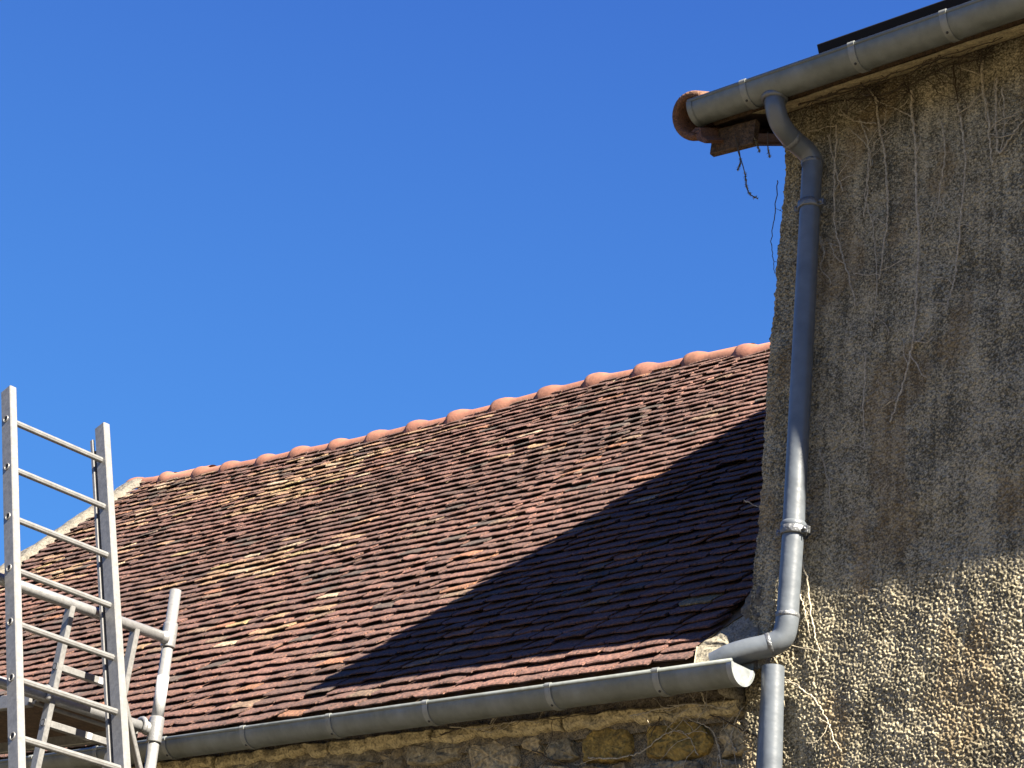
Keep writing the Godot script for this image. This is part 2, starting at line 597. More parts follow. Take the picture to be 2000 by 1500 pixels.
func build_low_house() -> void:
	var house := thing("stone_outbuilding", "low rubble stone outbuilding with a steep roof of old flat brown tiles", "building", Vector3(-8.0, 0, ZL))
	# walls
	var st := begin()
	cbox(st, Vector3(verge_x(1.0) - 0.2, -0.05, ZL - 0.5), Vector3(-4.03, onz(1071, 1425, ZL).y + 0.12, ZL - 0.004), 0.002)
	var wall := part("wall", st, mats.mortar, house)
	st = begin()
	var s_top := ridge_s(-11.6)
	var gx := verge_x(1.0) - 0.3
	prism(st, [Vector2(0, 0), Vector2(rp(gx, 0, 0).z - (rp(gx, s_top, 0).z), 0), Vector2(rp(gx, 0, 0).z - rp(gx, s_top, 0).z, s_top * sin(deg_to_rad(ALPHA)) - 0.05)], Vector3(gx + 0.1, eave_y(gx) - 0.15, ZL - 0.02), Vector3(gx + 0.5, eave_y(gx) - 0.15, ZL - 0.02), Vector3(0, 0, -1), Vector3(0, 1, 0))
	part("gable_wall", st, mats.mortar, house)
	# stones of the wall, first those seen under the cornice, then courses below
	var cream := Color(0.60, 0.50, 0.32)
	var moss := Color(0.42, 0.30, 0.085)
	var greyst := Color(0.40, 0.35, 0.245)
	var seen := [
		[moss, [[1146, 1490], [1141, 1455], [1150, 1432], [1195, 1423], [1233, 1428], [1238, 1460], [1233, 1484], [1190, 1492]]],
		[moss, [[1268, 1484], [1263, 1450], [1275, 1421], [1330, 1408], [1383, 1414], [1392, 1450], [1386, 1476], [1330, 1487]]],
		[cream, [[1418, 1482], [1414, 1450], [1424, 1418], [1450, 1412], [1474, 1428], [1482, 1462], [1462, 1476]]],
		[cream, [[922, 1515], [924, 1470], [930, 1458], [975, 1452], [1012, 1460], [1018, 1500], [990, 1518]]],
		[greyst, [[1076, 1490], [1072, 1456], [1092, 1446], [1124, 1450], [1130, 1478], [1112, 1492]]],
		[greyst, [[800, 1496], [804, 1462], [850, 1448], [900, 1440], [908, 1462], [896, 1488], [850, 1497]]],
		[greyst, [[566, 1508], [572, 1482], [640, 1468], [735, 1462], [742, 1490], [690, 1506]]],
		[Color(0.33, 0.27, 0.17), [[755, 1512], [752, 1478], [770, 1466], [792, 1466], [794, 1500]]],
		[cream, [[1032, 1470], [1030, 1450], [1050, 1438], [1064, 1446], [1064, 1470]]],
		[greyst, [[1240, 1520], [1244, 1500], [1300, 1492], [1370, 1490], [1376, 1510], [1310, 1520]]],
		[cream, [[1040, 1530], [1036, 1504], [1090, 1498], [1130, 1500], [1132, 1524]]],
		[greyst, [[1394, 1520], [1396, 1492], [1430, 1486], [1462, 1488], [1464, 1516]]],
		[Color(0.33, 0.27, 0.17), [[1145, 1525], [1146, 1500], [1190, 1498], [1230, 1496], [1232, 1522]]],
		[greyst, [[360, 1540], [366, 1512], [450, 1494], [545, 1484], [552, 1510], [470, 1530]]],
	]
	var k := 0
	for s in seen:
		st = begin()
		rng.seed = 300 + k
		var v := rng.randf_range(0.9, 1.1)
		st.set_color(Color(s[0].r * v, s[0].g * v, s[0].b * v))
		var poly := px_poly(s[1], ZL)
		stone_lump(st, poly, ZL, 0.028, 700 + k)
		part("stone", st, mats.stone, wall)
		k += 1
	rng.seed = 91
	var y := 2.98
	while y > 2.05:
		var x := -11.6
		while x < -4.15:
			var w := rng.randf_range(0.16, 0.34)
			var h := rng.randf_range(0.11, 0.16)
			if x + w > -4.06: w = -4.06 - x
			var poly := []
			for q in [[0.05, -0.5], [0.5, -0.56], [0.95, -0.5], [1.0, 0.0], [0.94, 0.46], [0.5, 0.54], [0.06, 0.48], [0.0, 0.0]]:
				poly.append(Vector2(x + w * q[0], y + eave_y(x) - 3.5 + h * q[1]) + Vector2(rng.randf_range(-0.01, 0.01), rng.randf_range(-0.01, 0.01)))
			st = begin(true)
			var c: Color = [cream, greyst, moss, greyst][rng.randi() % 4]
			st.set_color(c)
			stone_lump(st, poly, ZL, 0.026, 900 + k)
			part("stone", st, mats.stone, wall)
			k += 1
			x += w + 0.035
		y -= 0.19
	# cornice: pale flat stones end to end, and the mortar band above them
	var cuts := [[180, 1508], [420, 1476], [640, 1448], [842, 1425], [1098, 1398], [1443, 1366]]
	for i in cuts.size() - 1:
		var a := onz(cuts[i][0] + 3, cuts[i][1], ZP - 0.045)
		var b := onz(cuts[i + 1][0] - 3, cuts[i + 1][1], ZP - 0.045)
		st = begin()
		var nn := noise(820 + i, 3.0, 4)
		var ring_p := []
		for j in 29:
			var c := a.lerp(b, j / 28.0)
			var w1 := nn.get_noise_2d(c.x * 2.6, 1.0) * 0.026
			var w2 := nn.get_noise_2d(c.x * 2.6, 7.0) * 0.030
			var w3 := nn.get_noise_2d(c.x * 2.6, 13.0) * 0.024
			var ring := [Vector3(c.x, c.y + 0.004, ZL - 0.03), Vector3(c.x, c.y + 0.004 + w2 * 0.4, ZP - 0.055 + w1), Vector3(c.x, c.y - 0.004 + w2 * 0.4, ZP - 0.045 + w1), Vector3(c.x, c.y - 0.036 + w2, ZP - 0.047 + w3), Vector3(c.x, c.y - 0.046 + w2, ZP - 0.060 + w3), Vector3(c.x, c.y - 0.058 + w2, ZL - 0.03)]
			if j > 0:
				sheet(st, ring_p, ring)
			else:
				for q in 4:
					st.add_vertex(ring[0]); st.add_vertex(ring[q + 1]); st.add_vertex(ring[q + 2])
			ring_p = ring
		for q in 4:
			st.add_vertex(ring_p[0]); st.add_vertex(ring_p[q + 2]); st.add_vertex(ring_p[q + 1])
		part("cornice_stone", st, mats.plaster, wall)
	st = begin(true)
	var nb := noise(830, 5.0, 4)
	var p0 := []
	for j in 80:
		var x := lerpf(-12.2, -4.06, j / 79.0)
		var yy := eave_y(x)
		var ring := []
		for q in 7:
			var v := q / 6.0
			ring.append(Vector3(x, yy - 0.02 - 0.16 * v, ZP - 0.082 + nb.get_noise_2d(x * 3.0, v * 1.2) * 0.022))
		if j > 0:
			sheet(st, p0, ring)
		p0 = ring
	part("mortar_band", st, mats.mortar, wall)
	# wedge of cement closing the end of the roof against the tall wall: its face leans back
	st = begin()
	var wa := onz(1420, 1296, ZP + 0.03)
	var wn := Vector3(0.16, 0.42, 0.90).normalized()
	var nw := noise(840, 11.0, 2)
	var rim := []
	var rear := []
	for p in [[1480, 1306], [1480, 1214], [1468, 1197], [1446, 1203], [1420, 1221], [1388, 1243], [1360, 1262], [1354, 1306]]:
		var w3 := onplane(p[0], p[1], wa, wn)
		rim.append(w3)
		rear.append(w3 + Vector3(0, 0.06, -0.14))
	for i in rim.size():
		var j := (i + 1) % rim.size()
		var c3 := onplane(1425, 1262, wa, wn)
		for q in 4:
			for e in 4:
				var a0: Vector3 = c3.lerp(rim[i].lerp(rim[j], e / 4.0), q / 4.0)
				var a1: Vector3 = c3.lerp(rim[i].lerp(rim[j], (e + 1) / 4.0), q / 4.0)
				var b0: Vector3 = c3.lerp(rim[i].lerp(rim[j], e / 4.0), (q + 1) / 4.0)
				var b1: Vector3 = c3.lerp(rim[i].lerp(rim[j], (e + 1) / 4.0), (q + 1) / 4.0)
				var lift := func(v: Vector3, k: int) -> Vector3: return v + wn * (nw.get_noise_3d(v.x * 3, v.y * 3, v.z * 3) * 0.009 - (0.006 if k == 4 else 0.0))
				quad(st, lift.call(a0, q), lift.call(a1, q), lift.call(b1, q + 1), lift.call(b0, q + 1))
		quad(st, rim[i], rear[i], rear[j], rim[j])
	part("cement_wedge", st, mats.cement, house)
	st = begin(true)
	stone_lump(st, px_poly([[1450, 1212], [1446, 1190], [1462, 1160], [1478, 1130], [1490, 1150], [1492, 1200], [1478, 1218]], ZP - 0.06), ZP - 0.075, 0.018, 851)
	part("mortar_fillet", st, mats.coping, house)
	st = begin(true)
	stone_lump(st, px_poly([[1402, 1356], [1400, 1342], [1418, 1338], [1436, 1340], [1432, 1362]], ZP - 0.02), ZP - 0.035, 0.02, 852)
	part("corbel_stone", st, mats.cement, house)
	build_low_roof(house)

# ------------------------------------------------------------------ the tall house
var wall_wave := noise(103, 1.3, 3)
var wall_dent := noise(109, 4.5, 2)
func wall_z(x: float, y: float) -> float:
	return ZW + wall_wave.get_noise_2d(x, y) * 0.020 + wall_dent.get_noise_2d(x, y) * 0.006
func roughcast(x0: float, x1: float, y0: float, y1: float, nx: int, ny: int, corner: bool) -> ArrayMesh:
	var grit := noise(101, 105.0, 1, FastNoiseLite.TYPE_CELLULAR)
	grit.cellular_return_type = FastNoiseLite.RETURN_CELL_VALUE
	grit.cellular_jitter = 1.0
	var pebble := noise(101, 105.0, 1, FastNoiseLite.TYPE_CELLULAR)
	pebble.cellular_return_type = FastNoiseLite.RETURN_DISTANCE
	pebble.cellular_jitter = 1.0
	var lump := noise(102, 70.0, 3)
	var streak := noise(104, 1.0, 4)
	var blot := noise(105, 5.5, 4)
	var runs := noise(108, 1.0, 3)
	var speck := noise(106, 110.0, 2)
	var rust := noise(107, 2.2, 3)
	var vs := PackedVector3Array()
	var cs := PackedColorArray()
	var ns := PackedVector3Array()
	var ix := PackedInt32Array()
	var zs := PackedFloat32Array()
	var w := nx + 1
	vs.resize(w * (ny + 1)); cs.resize(vs.size()); ns.resize(vs.size()); zs.resize(vs.size())
	for j in ny + 1:
		var y := lerpf(y0, y1, float(j) / ny)
		for i in w:
			var x := lerpf(x0, x1, float(i) / nx)
			var ragged := 0.0
			if corner and i < 12:
				ragged = wall_wave.get_noise_2d(y * 6.0, 40.0) * 0.008 + lump.get_noise_2d(y * 0.4, 3.0) * 0.006
			var g := grit.get_noise_2d(x, y)
			var rough := 0.8 + blot.get_noise_2d(y * 2.0, x * 2.0) * 0.8
			var bump: float = (g * 0.0020 - pebble.get_noise_2d(x, y) * 0.0024) * rough + lump.get_noise_2d(x, y) * 0.0056
			var z := wall_z(x, y) + bump
			if corner and i < 5:
				z -= (5 - i) * 0.002
			var n := j * w + i
			vs[n] = Vector3(x + ragged * (1.0 - i / 12.0), y, z)
			zs[n] = z
			# colour: pale sand grains among grey-brown weathering in runs and blots, ochre stains
			var st := streak.get_noise_2d(x * 3.4, y * 0.45) * 1.4
			var bl := blot.get_noise_2d(x, y) * 1.3
			var sp := speck.get_noise_2d(x, y) * 1.5
			var grain := fposmod(g * 57.31, 1.0) - 0.5
			var t := clampf(0.42 + 0.12 * st + 0.32 * runs.get_noise_2d(x * 22.0, y * 0.8) + 0.26 * bl + 0.55 * sp + 0.55 * grain, 0.0, 1.0)
			var c := Color(0.092, 0.080, 0.048).lerp(Color(0.64, 0.565, 0.385), t)
			var ru := clampf((rust.get_noise_2d(x * 1.3, y * 0.6) - 0.16) * 2.4 + sp * 0.2, 0.0, 0.32)
			cs[n] = c.lerp(Color(0.30, 0.19, 0.075), ru)
	var dx := (x1 - x0) / nx
	var dy := (y1 - y0) / ny
	for j in ny + 1:
		for i in w:
			var n := j * w + i
			var gx := (zs[n + (1 if i < nx else 0)] - zs[n - (1 if i > 0 else 0)]) / (dx * (2.0 if i > 0 and i < nx else 1.0))
			var gy := (zs[n + (w if j < ny else 0)] - zs[n - (w if j > 0 else 0)]) / (dy * (2.0 if j > 0 and j < ny else 1.0))
			ns[n] = Vector3(-gx, -gy, 1.0).normalized()
	ix.resize(nx * ny * 6)
	var q := 0
	for j in ny:
		for i in nx:
			var n := j * w + i
			ix[q] = n; ix[q + 1] = n + w; ix[q + 2] = n + w + 1
			ix[q + 3] = n; ix[q + 4] = n + w + 1; ix[q + 5] = n + 1
			q += 6
	var arr := []
	arr.resize(Mesh.ARRAY_MAX)
	arr[Mesh.ARRAY_VERTEX] = vs
	arr[Mesh.ARRAY_NORMAL] = ns
	arr[Mesh.ARRAY_COLOR] = cs
	arr[Mesh.ARRAY_INDEX] = ix
	var am := ArrayMesh.new()
	am.add_surface_from_arrays(Mesh.PRIMITIVE_TRIANGLES, arr)
	return am
func build_tall_house() -> void:
	var top := onz(1760, 140, ZW).y
	var xl := -4.02
	var house := thing("roughcast_house", "tall house with weathered brown roughcast wall beside the tiled outbuilding", "building", Vector3(-1.5, 0, ZW))
	# front wall: the roughcast is real relief, finest where the photograph shows it
	var x1 := -2.62
	var y0 := 2.75
	part("front_wall", roughcast(xl, x1, y0, top, 520, 1150, true), mats.crepi, house)
	part("front_wall", roughcast(x1, 0.9, 1.9, top, 390, 440, false), mats.crepi, house)
	part("front_wall", roughcast(xl, x1, 1.2, y0, 150, 165, false), mats.crepi, house)
	# the rest of the walls
	var st := begin()
	st.set_color(Color(0.36, 0.32, 0.225))
	cbox(st, Vector3(xl + 0.012, -0.05, ZW - 4.25), Vector3(3.0, top + 0.02, ZW - 0.034), 0.004)
	cbox(st, Vector3(xl + 0.014, -0.05, ZW - 0.04), Vector3(3.0, 1.2, ZW - 0.002), 0.004)
	cbox(st, Vector3(0.9, 1.19, ZW - 0.04), Vector3(3.002, top, ZW - 0.001), 0.004)
	cbox(st, Vector3(x1, 1.19, ZW - 0.04), Vector3(0.9, 1.92, ZW - 0.003), 0.004)
	# gable triangle over the wall top
	var rise := 2.1 * tan(deg_to_rad(BETA))
	prism(st, [Vector2(0, 0), Vector2(4.2, 0), Vector2(2.1, rise)], Vector3(xl + 0.015, top, ZW - 0.04), Vector3(xl + 0.4, top, ZW - 0.04), Vector3(0, 0, -1), Vector3(0, 1, 0))
	part("rear_walls", st, mats.crepi, house)
	# roof: sloping slab with its tiles, verge tiles, boards
	var b := deg_to_rad(BETA)
	var up := Vector3(0, sin(b), -cos(b))
	var nrm := Vector3(0, cos(b), sin(b))
	var ve := onz(1350, 226, ZP + 0.27)                 # axis of the verge tile at its lower end
	var e0 := Vector3(0, onz(1670, 82, ZP + 0.3025).y - 0.022, ZP + 0.17)
	soffit_at = Vector3(0, e0.y - 0.046, e0.z)
	# pale plaster soffit between the wall and the gutter
	st = begin(true)
	var nc := noise(120, 2.0, 3)
	var prev := []
	for i in 90:
		var x := lerpf(xl + 0.01, 3.0, i / 89.0)
		var ww := nc.get_noise_2d(x * 2.0, 0.0) * 0.012
		var ring := [Vector3(x, top - 0.012 + ww, ZW - 0.01), Vector3(x, top - 0.010 + ww, ZW + 0.026)]
		for zz in [ZW + 0.04, ZW + 0.10, ZW + 0.16, ZP + 0.166]:
			ring.append(Vector3(x, e0.y + (e0.z - zz) * tan(b) - 0.040 + nc.get_noise_2d(x * 3.0, zz * 9.0) * 0.004, zz))
		if i > 0:
			sheet(st, ring, prev)
		prev = ring
	part("soffit", st, mats.plaster, house)
	var sl := begin()
	var len_ := 2.75
	for side in [0, 1]:
		var a := Vector3(ve.x + 0.03, e0.y, e0.z)
		var c := Vector3(3.0, e0.y, e0.z)
		var u := up
		var m := nrm
		if side == 1:
			a += up * len_
			c += up * len_
			u = Vector3(0, -sin(b), -cos(b))
			m = Vector3(0, cos(b), -sin(b))
		quad(sl, a, a + u * len_, c + u * len_, c)
		quad(sl, a - m * 0.03, c - m * 0.03, c - m * 0.03 + u * len_, a - m * 0.03 + u * len_)
		quad(sl, a, c, c - m * 0.03, a - m * 0.03)
		quad(sl, a, a - m * 0.03, a - m * 0.03 + u * len_, a + u * len_)
	var roof := part("roof", sl, mats.old_wood, house)
	# interlocking tiles in courses over the slab
	var course := 0
	while course * 0.36 < len_:
		var ct := begin(true)
		var o := e0 + up * (course * 0.36 - 0.03) + nrm * 0.012
		var pa := []
		var pb := []
		var x := ve.x + 0.08
		while x < 3.0:
			var f := fmod(x - ve.x, 0.20) / 0.20
			var hh := 0.035 * pow(sin(PI * clampf(f * 1.8, 0.0, 1.0)), 1.5) + 0.006
			pa.append(Vector3(x, 0, 0) + o + nrm * (hh + 0.022))
			pb.append(Vector3(x, 0, 0) + o + nrm * hh + up * 0.40)
			x += 0.0167
		sheet(ct, pb, pa)
		var pc := []
		for p in pa: pc.append(p - nrm * 0.018)
		sheet(ct, pa, pc)
		part("tile_course", ct, mats.old_clay, roof)
		course += 1
	# verge: thick half-round tiles overlapping up the slope, each with a hanging flange
	for k in 7:
		var vt := begin(true)
		var o := ve + up * (k * 0.38)
		var prof := [[0.0, 0.070], [0.0, 0.088], [0.006, 0.096], [0.02, 0.100], [0.06, 0.099], [0.42, 0.088]]
		var rings := []
		for p in prof:
			var ring := []
			for j in 23:
				var a := deg_to_rad(lerpf(20.0, 290.0, j / 22.0))
				ring.append(o + up * p[0] + Vector3(1, 0, 0) * cos(a) * p[1] + nrm * sin(a) * p[1])
			rings.append(ring)
		var inn := []
		for j in 23:
			var a := deg_to_rad(lerpf(20.0, 290.0, j / 22.0))
			inn.append(o + up * 0.42 + Vector3(1, 0, 0) * cos(a) * 0.066 + nrm * sin(a) * 0.066)
		for j in rings.size() - 1:
			sheet(vt, rings[j + 1], rings[j])
		sheet(vt, rings[0], inn)
		var v := part("verge_tile", vt, mats.old_clay, roof)
		var fl := begin()
		var f0 := o + up * 0.01
		prism(fl, [Vector2(0.0, -0.075), Vector2(0.022, -0.085), Vector2(0.035, -0.125), Vector2(0.075, -0.15), Vector2(0.085, -0.138), Vector2(0.055, -0.11), Vector2(0.045, -0.07), Vector2(0.02, -0.06)], f0, f0 + up * 0.40, Vector3(1, 0, 0), Vector3(0, 1, 0))
		part("flange", fl, mats.old_clay, v)
	# dark boards under the overhang
	st = begin()
	var ba := onz(1392, 304, ZP + 0.14)
	var bb := onz(1528, 266, ZP + 0.14)
	bar(st, ba + Vector3(0, 0.055, 0), Vector3(xl + 0.02, lerpf(ba.y, bb.y, 1.0) + 0.055, ZP + 0.14), Vector3(0, 0, 1), 0.03, 0.11)
	part("eave_board", st, mats.old_wood, house)
	st = begin()
	quad(st, Vector3(ba.x, ba.y + 0.05, ZP + 0.13), Vector3(xl, ba.y + 0.05, ZP + 0.13), Vector3(xl, ba.y + 0.05, ZP + 0.13) + up * 0.6, Vector3(ba.x, ba.y + 0.05, ZP + 0.13) + up * 0.6)
	part("soffit_board", st, mats.old_wood, house)
	# the black panel lying on the roof
	var pl := onz(1602, 97, ZP + 0.20)
	var pt := thing("solar_panel", "black framed panel lying on the tall house roof above the gutter", "panel", pl)
	var pn := begin()
	var mid := pl + Vector3(1.0, 0.0, 0) + nrm * 0.0
	for f in [[pl, pl + Vector3(2.2, 0, 0), up], [pl + up * 1.1, pl + up * 1.1 + Vector3(2.2, 0, 0), up]]:
		bar(pn, f[0], f[1], up, 0.035, 0.04)
	bar(pn, pl + up * 0.018 + Vector3(0.018, 0, 0), pl + up * 1.08 + Vector3(0.018, 0, 0), Vector3(1, 0, 0), 0.035, 0.039)
	bar(pn, pl + up * 0.018 + Vector3(2.18, 0, 0), pl + up * 1.08 + Vector3(2.18, 0, 0), Vector3(1, 0, 0), 0.035, 0.039)
	part("frame", pn, mats.panel_frame, pt)
	pn = begin()
	bar(pn, pl + up * 0.54 + Vector3(0.03, 0, 0) + nrm * 0.008, pl + up * 0.54 + Vector3(2.17, 0, 0) + nrm * 0.008, up, 1.06, 0.008)
	part("glass", pn, mats.panel_glass, pt)
	for k in 2:
		pn = begin()
		bar(pn, pl + up * (0.25 + 0.55 * k) + Vector3(0.1, 0, 0) - nrm * 0.035, pl + up * (0.25 + 0.55 * k) + Vector3(2.1, 0, 0) - nrm * 0.035, up, 0.04, 0.03)
		part("mounting_rail", pn, mats.panel_frame, pt)

# ------------------------------------------------------------------ gutters and pipes
func build_gutter(label: String, a: Vector3, b: Vector3, r: float, strap_x: Array, cap_l: bool, cap_r: bool, cap_mat) -> Node3D:
	# a, b: ends of the front lip; the trough hangs behind it
	var g := thing("roof_gutter", label, "gutter", (a + b) / 2.0 - Vector3(0, r, r))
	var ax := (b - a).normalized()
	var arc := func(c: Vector3, rad: float, from: float, to: float, n: int) -> Array:
		var out := []
		for k in n + 1:
			var t := deg_to_rad(lerpf(from, to, float(k) / n))
			out.append(c + Vector3(0, -sin(t) * rad, cos(t) * rad))
		return out
	var ca := a - Vector3(0, 0, r)
	var cb := b - Vector3(0, 0, r)
	var st := begin(true)
	var nseg := 24
	var wob := noise(int(r * 1000) + int(a.y * 10), 1.1, 2)
	var prev_o := []
	var prev_i := []
	for k in nseg + 1:
		var c := ca.lerp(cb, float(k) / nseg) + Vector3(0, wob.get_noise_1d(k * 0.8) * 0.002, wob.get_noise_1d(k * 0.8 + 50.0) * 0.002)
		var o: Array = arc.call(c, r, 0.0, 180.0, 20)
		o.append(c + Vector3(0, 0.03, -r))
		var i: Array = arc.call(c, r - 0.002, 0.0, 180.0, 20)
		i.append(c + Vector3(0, 0.03, -r + 0.002))
		if k > 0:
			sheet(st, o, prev_o)
			sheet(st, prev_i, i)
		prev_o = o
		prev_i = i
	part("trough", st, mats.zinc, g)
	st = begin(true)
	tube(st, [a + Vector3(0, 0.003, -0.002), b + Vector3(0, 0.003, -0.002)], 0.0085, 10)
	part("rolled_lip", st, mats.zinc, g)
	for x in strap_x:
		var t: float = (x - a.x) / (b.x - a.x)
		var c := ca.lerp(cb, t)
		var m := begin(true)
		var w := 0.014
		var o0: Array = arc.call(c - ax * w, r + 0.004, -8.0, 185.0, 22)
		var o1: Array = arc.call(c + ax * w, r + 0.004, -8.0, 185.0, 22)
		var i0: Array = arc.call(c - ax * w, r - 0.001, -8.0, 185.0, 22)
		var i1: Array = arc.call(c + ax * w, r - 0.001, -8.0, 185.0, 22)
		m.set_smooth_group(0); sheet(m, o1, o0)
		m.set_smooth_group(-1); sheet(m, o0, i0); sheet(m, i1, o1)
		m.set_smooth_group(-1)
		# the hook that folds over the lip
		var lip := c + Vector3(0, 0.003, r - 0.002)
		ring_band(m, lip - ax * w, ax, [[0.0, 0.0085], [0.0, 0.0115], [2.0 * w, 0.0115], [2.0 * w, 0.0085]], 14)
		var sp := part("strap", m, mats.zinc_old, g)
		m = begin(true)
		var rv: Array = arc.call(c, r + 0.004, 62.0, 62.0, 1)
		tube(m, [rv[0], rv[0] + (rv[0] - c).normalized() * 0.003], 0.005, 8)
		part("rivet", m, mats.dark_gap, sp)
	for e in [[cap_l, ca, -1.0], [cap_r, cb, 1.0]]:
		if e[0]:
			var m := begin()
			var c: Vector3 = e[1]
			var rim: Array = arc.call(c + ax * e[2] * 0.004, r + 0.004, 0.0, 180.0, 20)
			var rim2: Array = arc.call(c - ax * e[2] * 0.02, r + 0.003, 0.0, 180.0, 20)
			var rin: Array = arc.call(c + ax * e[2] * 0.004, r - 0.010, 0.0, 180.0, 20)
			var rdp: Array = arc.call(c + ax * e[2] * 0.0005, r - 0.014, 0.0, 180.0, 20)
			sheet(m, rim, rim2); sheet(m, rim, rin); sheet(m, rin, rdp)
			for k in rdp.size() - 1:
				m.add_vertex(c + ax * e[2] * 0.0005); m.add_vertex(rdp[k]); m.add_vertex(rdp[k + 1])
			part("end_cap", m, cap_mat, g)
	return g

func ring_band(st: SurfaceTool, c: Vector3, ax: Vector3, prof: Array, sides := 28) -> void:
	# a turned band: prof holds [distance along the axis, radius]
	var pts := []
	var rr := []
	for p in prof:
		pts.append(c + ax * p[0])
		rr.append(p[1])
	# rings along a straight axis
	var s := ax.cross(Vector3(0.2, 0.1, 0.97)).normalized()
	var u := ax.cross(s)
	var prev := []
	for i in pts.size():
		var ring := []
		for k in sides + 1:
			var a := TAU * k / sides
			ring.append(pts[i] + (s * cos(a) + u * sin(a)) * rr[i])
		if i > 0:
			sheet(st, ring, prev)
		prev = ring

func pipe_clamp(parent: Node3D, c: Vector3, ax: Vector3, r: float) -> void:
	var st := begin(true)
	ring_band(st, c, ax, [[-0.016, r + 0.0005], [-0.016, r + 0.005], [-0.012, r + 0.0075], [0.012, r + 0.0075], [0.016, r + 0.005], [0.016, r + 0.0005]])
	var cl := part("clamp", st, mats.solder, parent)
	for sgn in [-1.0, 1.0]:
		st = begin()
		var side := Vector3(sgn, 0, 0.0)
		bar(st, c + side * (r + 0.001) + Vector3(0, 0, 0.006), c + side * (r + 0.026) + Vector3(0, 0, 0.006), ax, 0.026, 0.005, 0.001)
		bar(st, c + side * (r + 0.001) - Vector3(0, 0, 0.006), c + side * (r + 0.026) - Vector3(0, 0, 0.006), ax, 0.026, 0.005, 0.001)
		part("lug", st, mats.solder, cl)
		st = begin(true)
		tube(st, [c + side * (r + 0.015) + Vector3(0, 0, -0.016), c + side * (r + 0.015) + Vector3(0, 0, 0.018)], 0.006, 8)
		part("bolt", st, mats.solder, cl)
	st = begin(true)
	tube(st, [c - Vector3(0, 0, r), Vector3(c.x, c.y, ZW - 0.02)], 0.007, 8)
	part("wall_stem", st, mats.solder, cl)

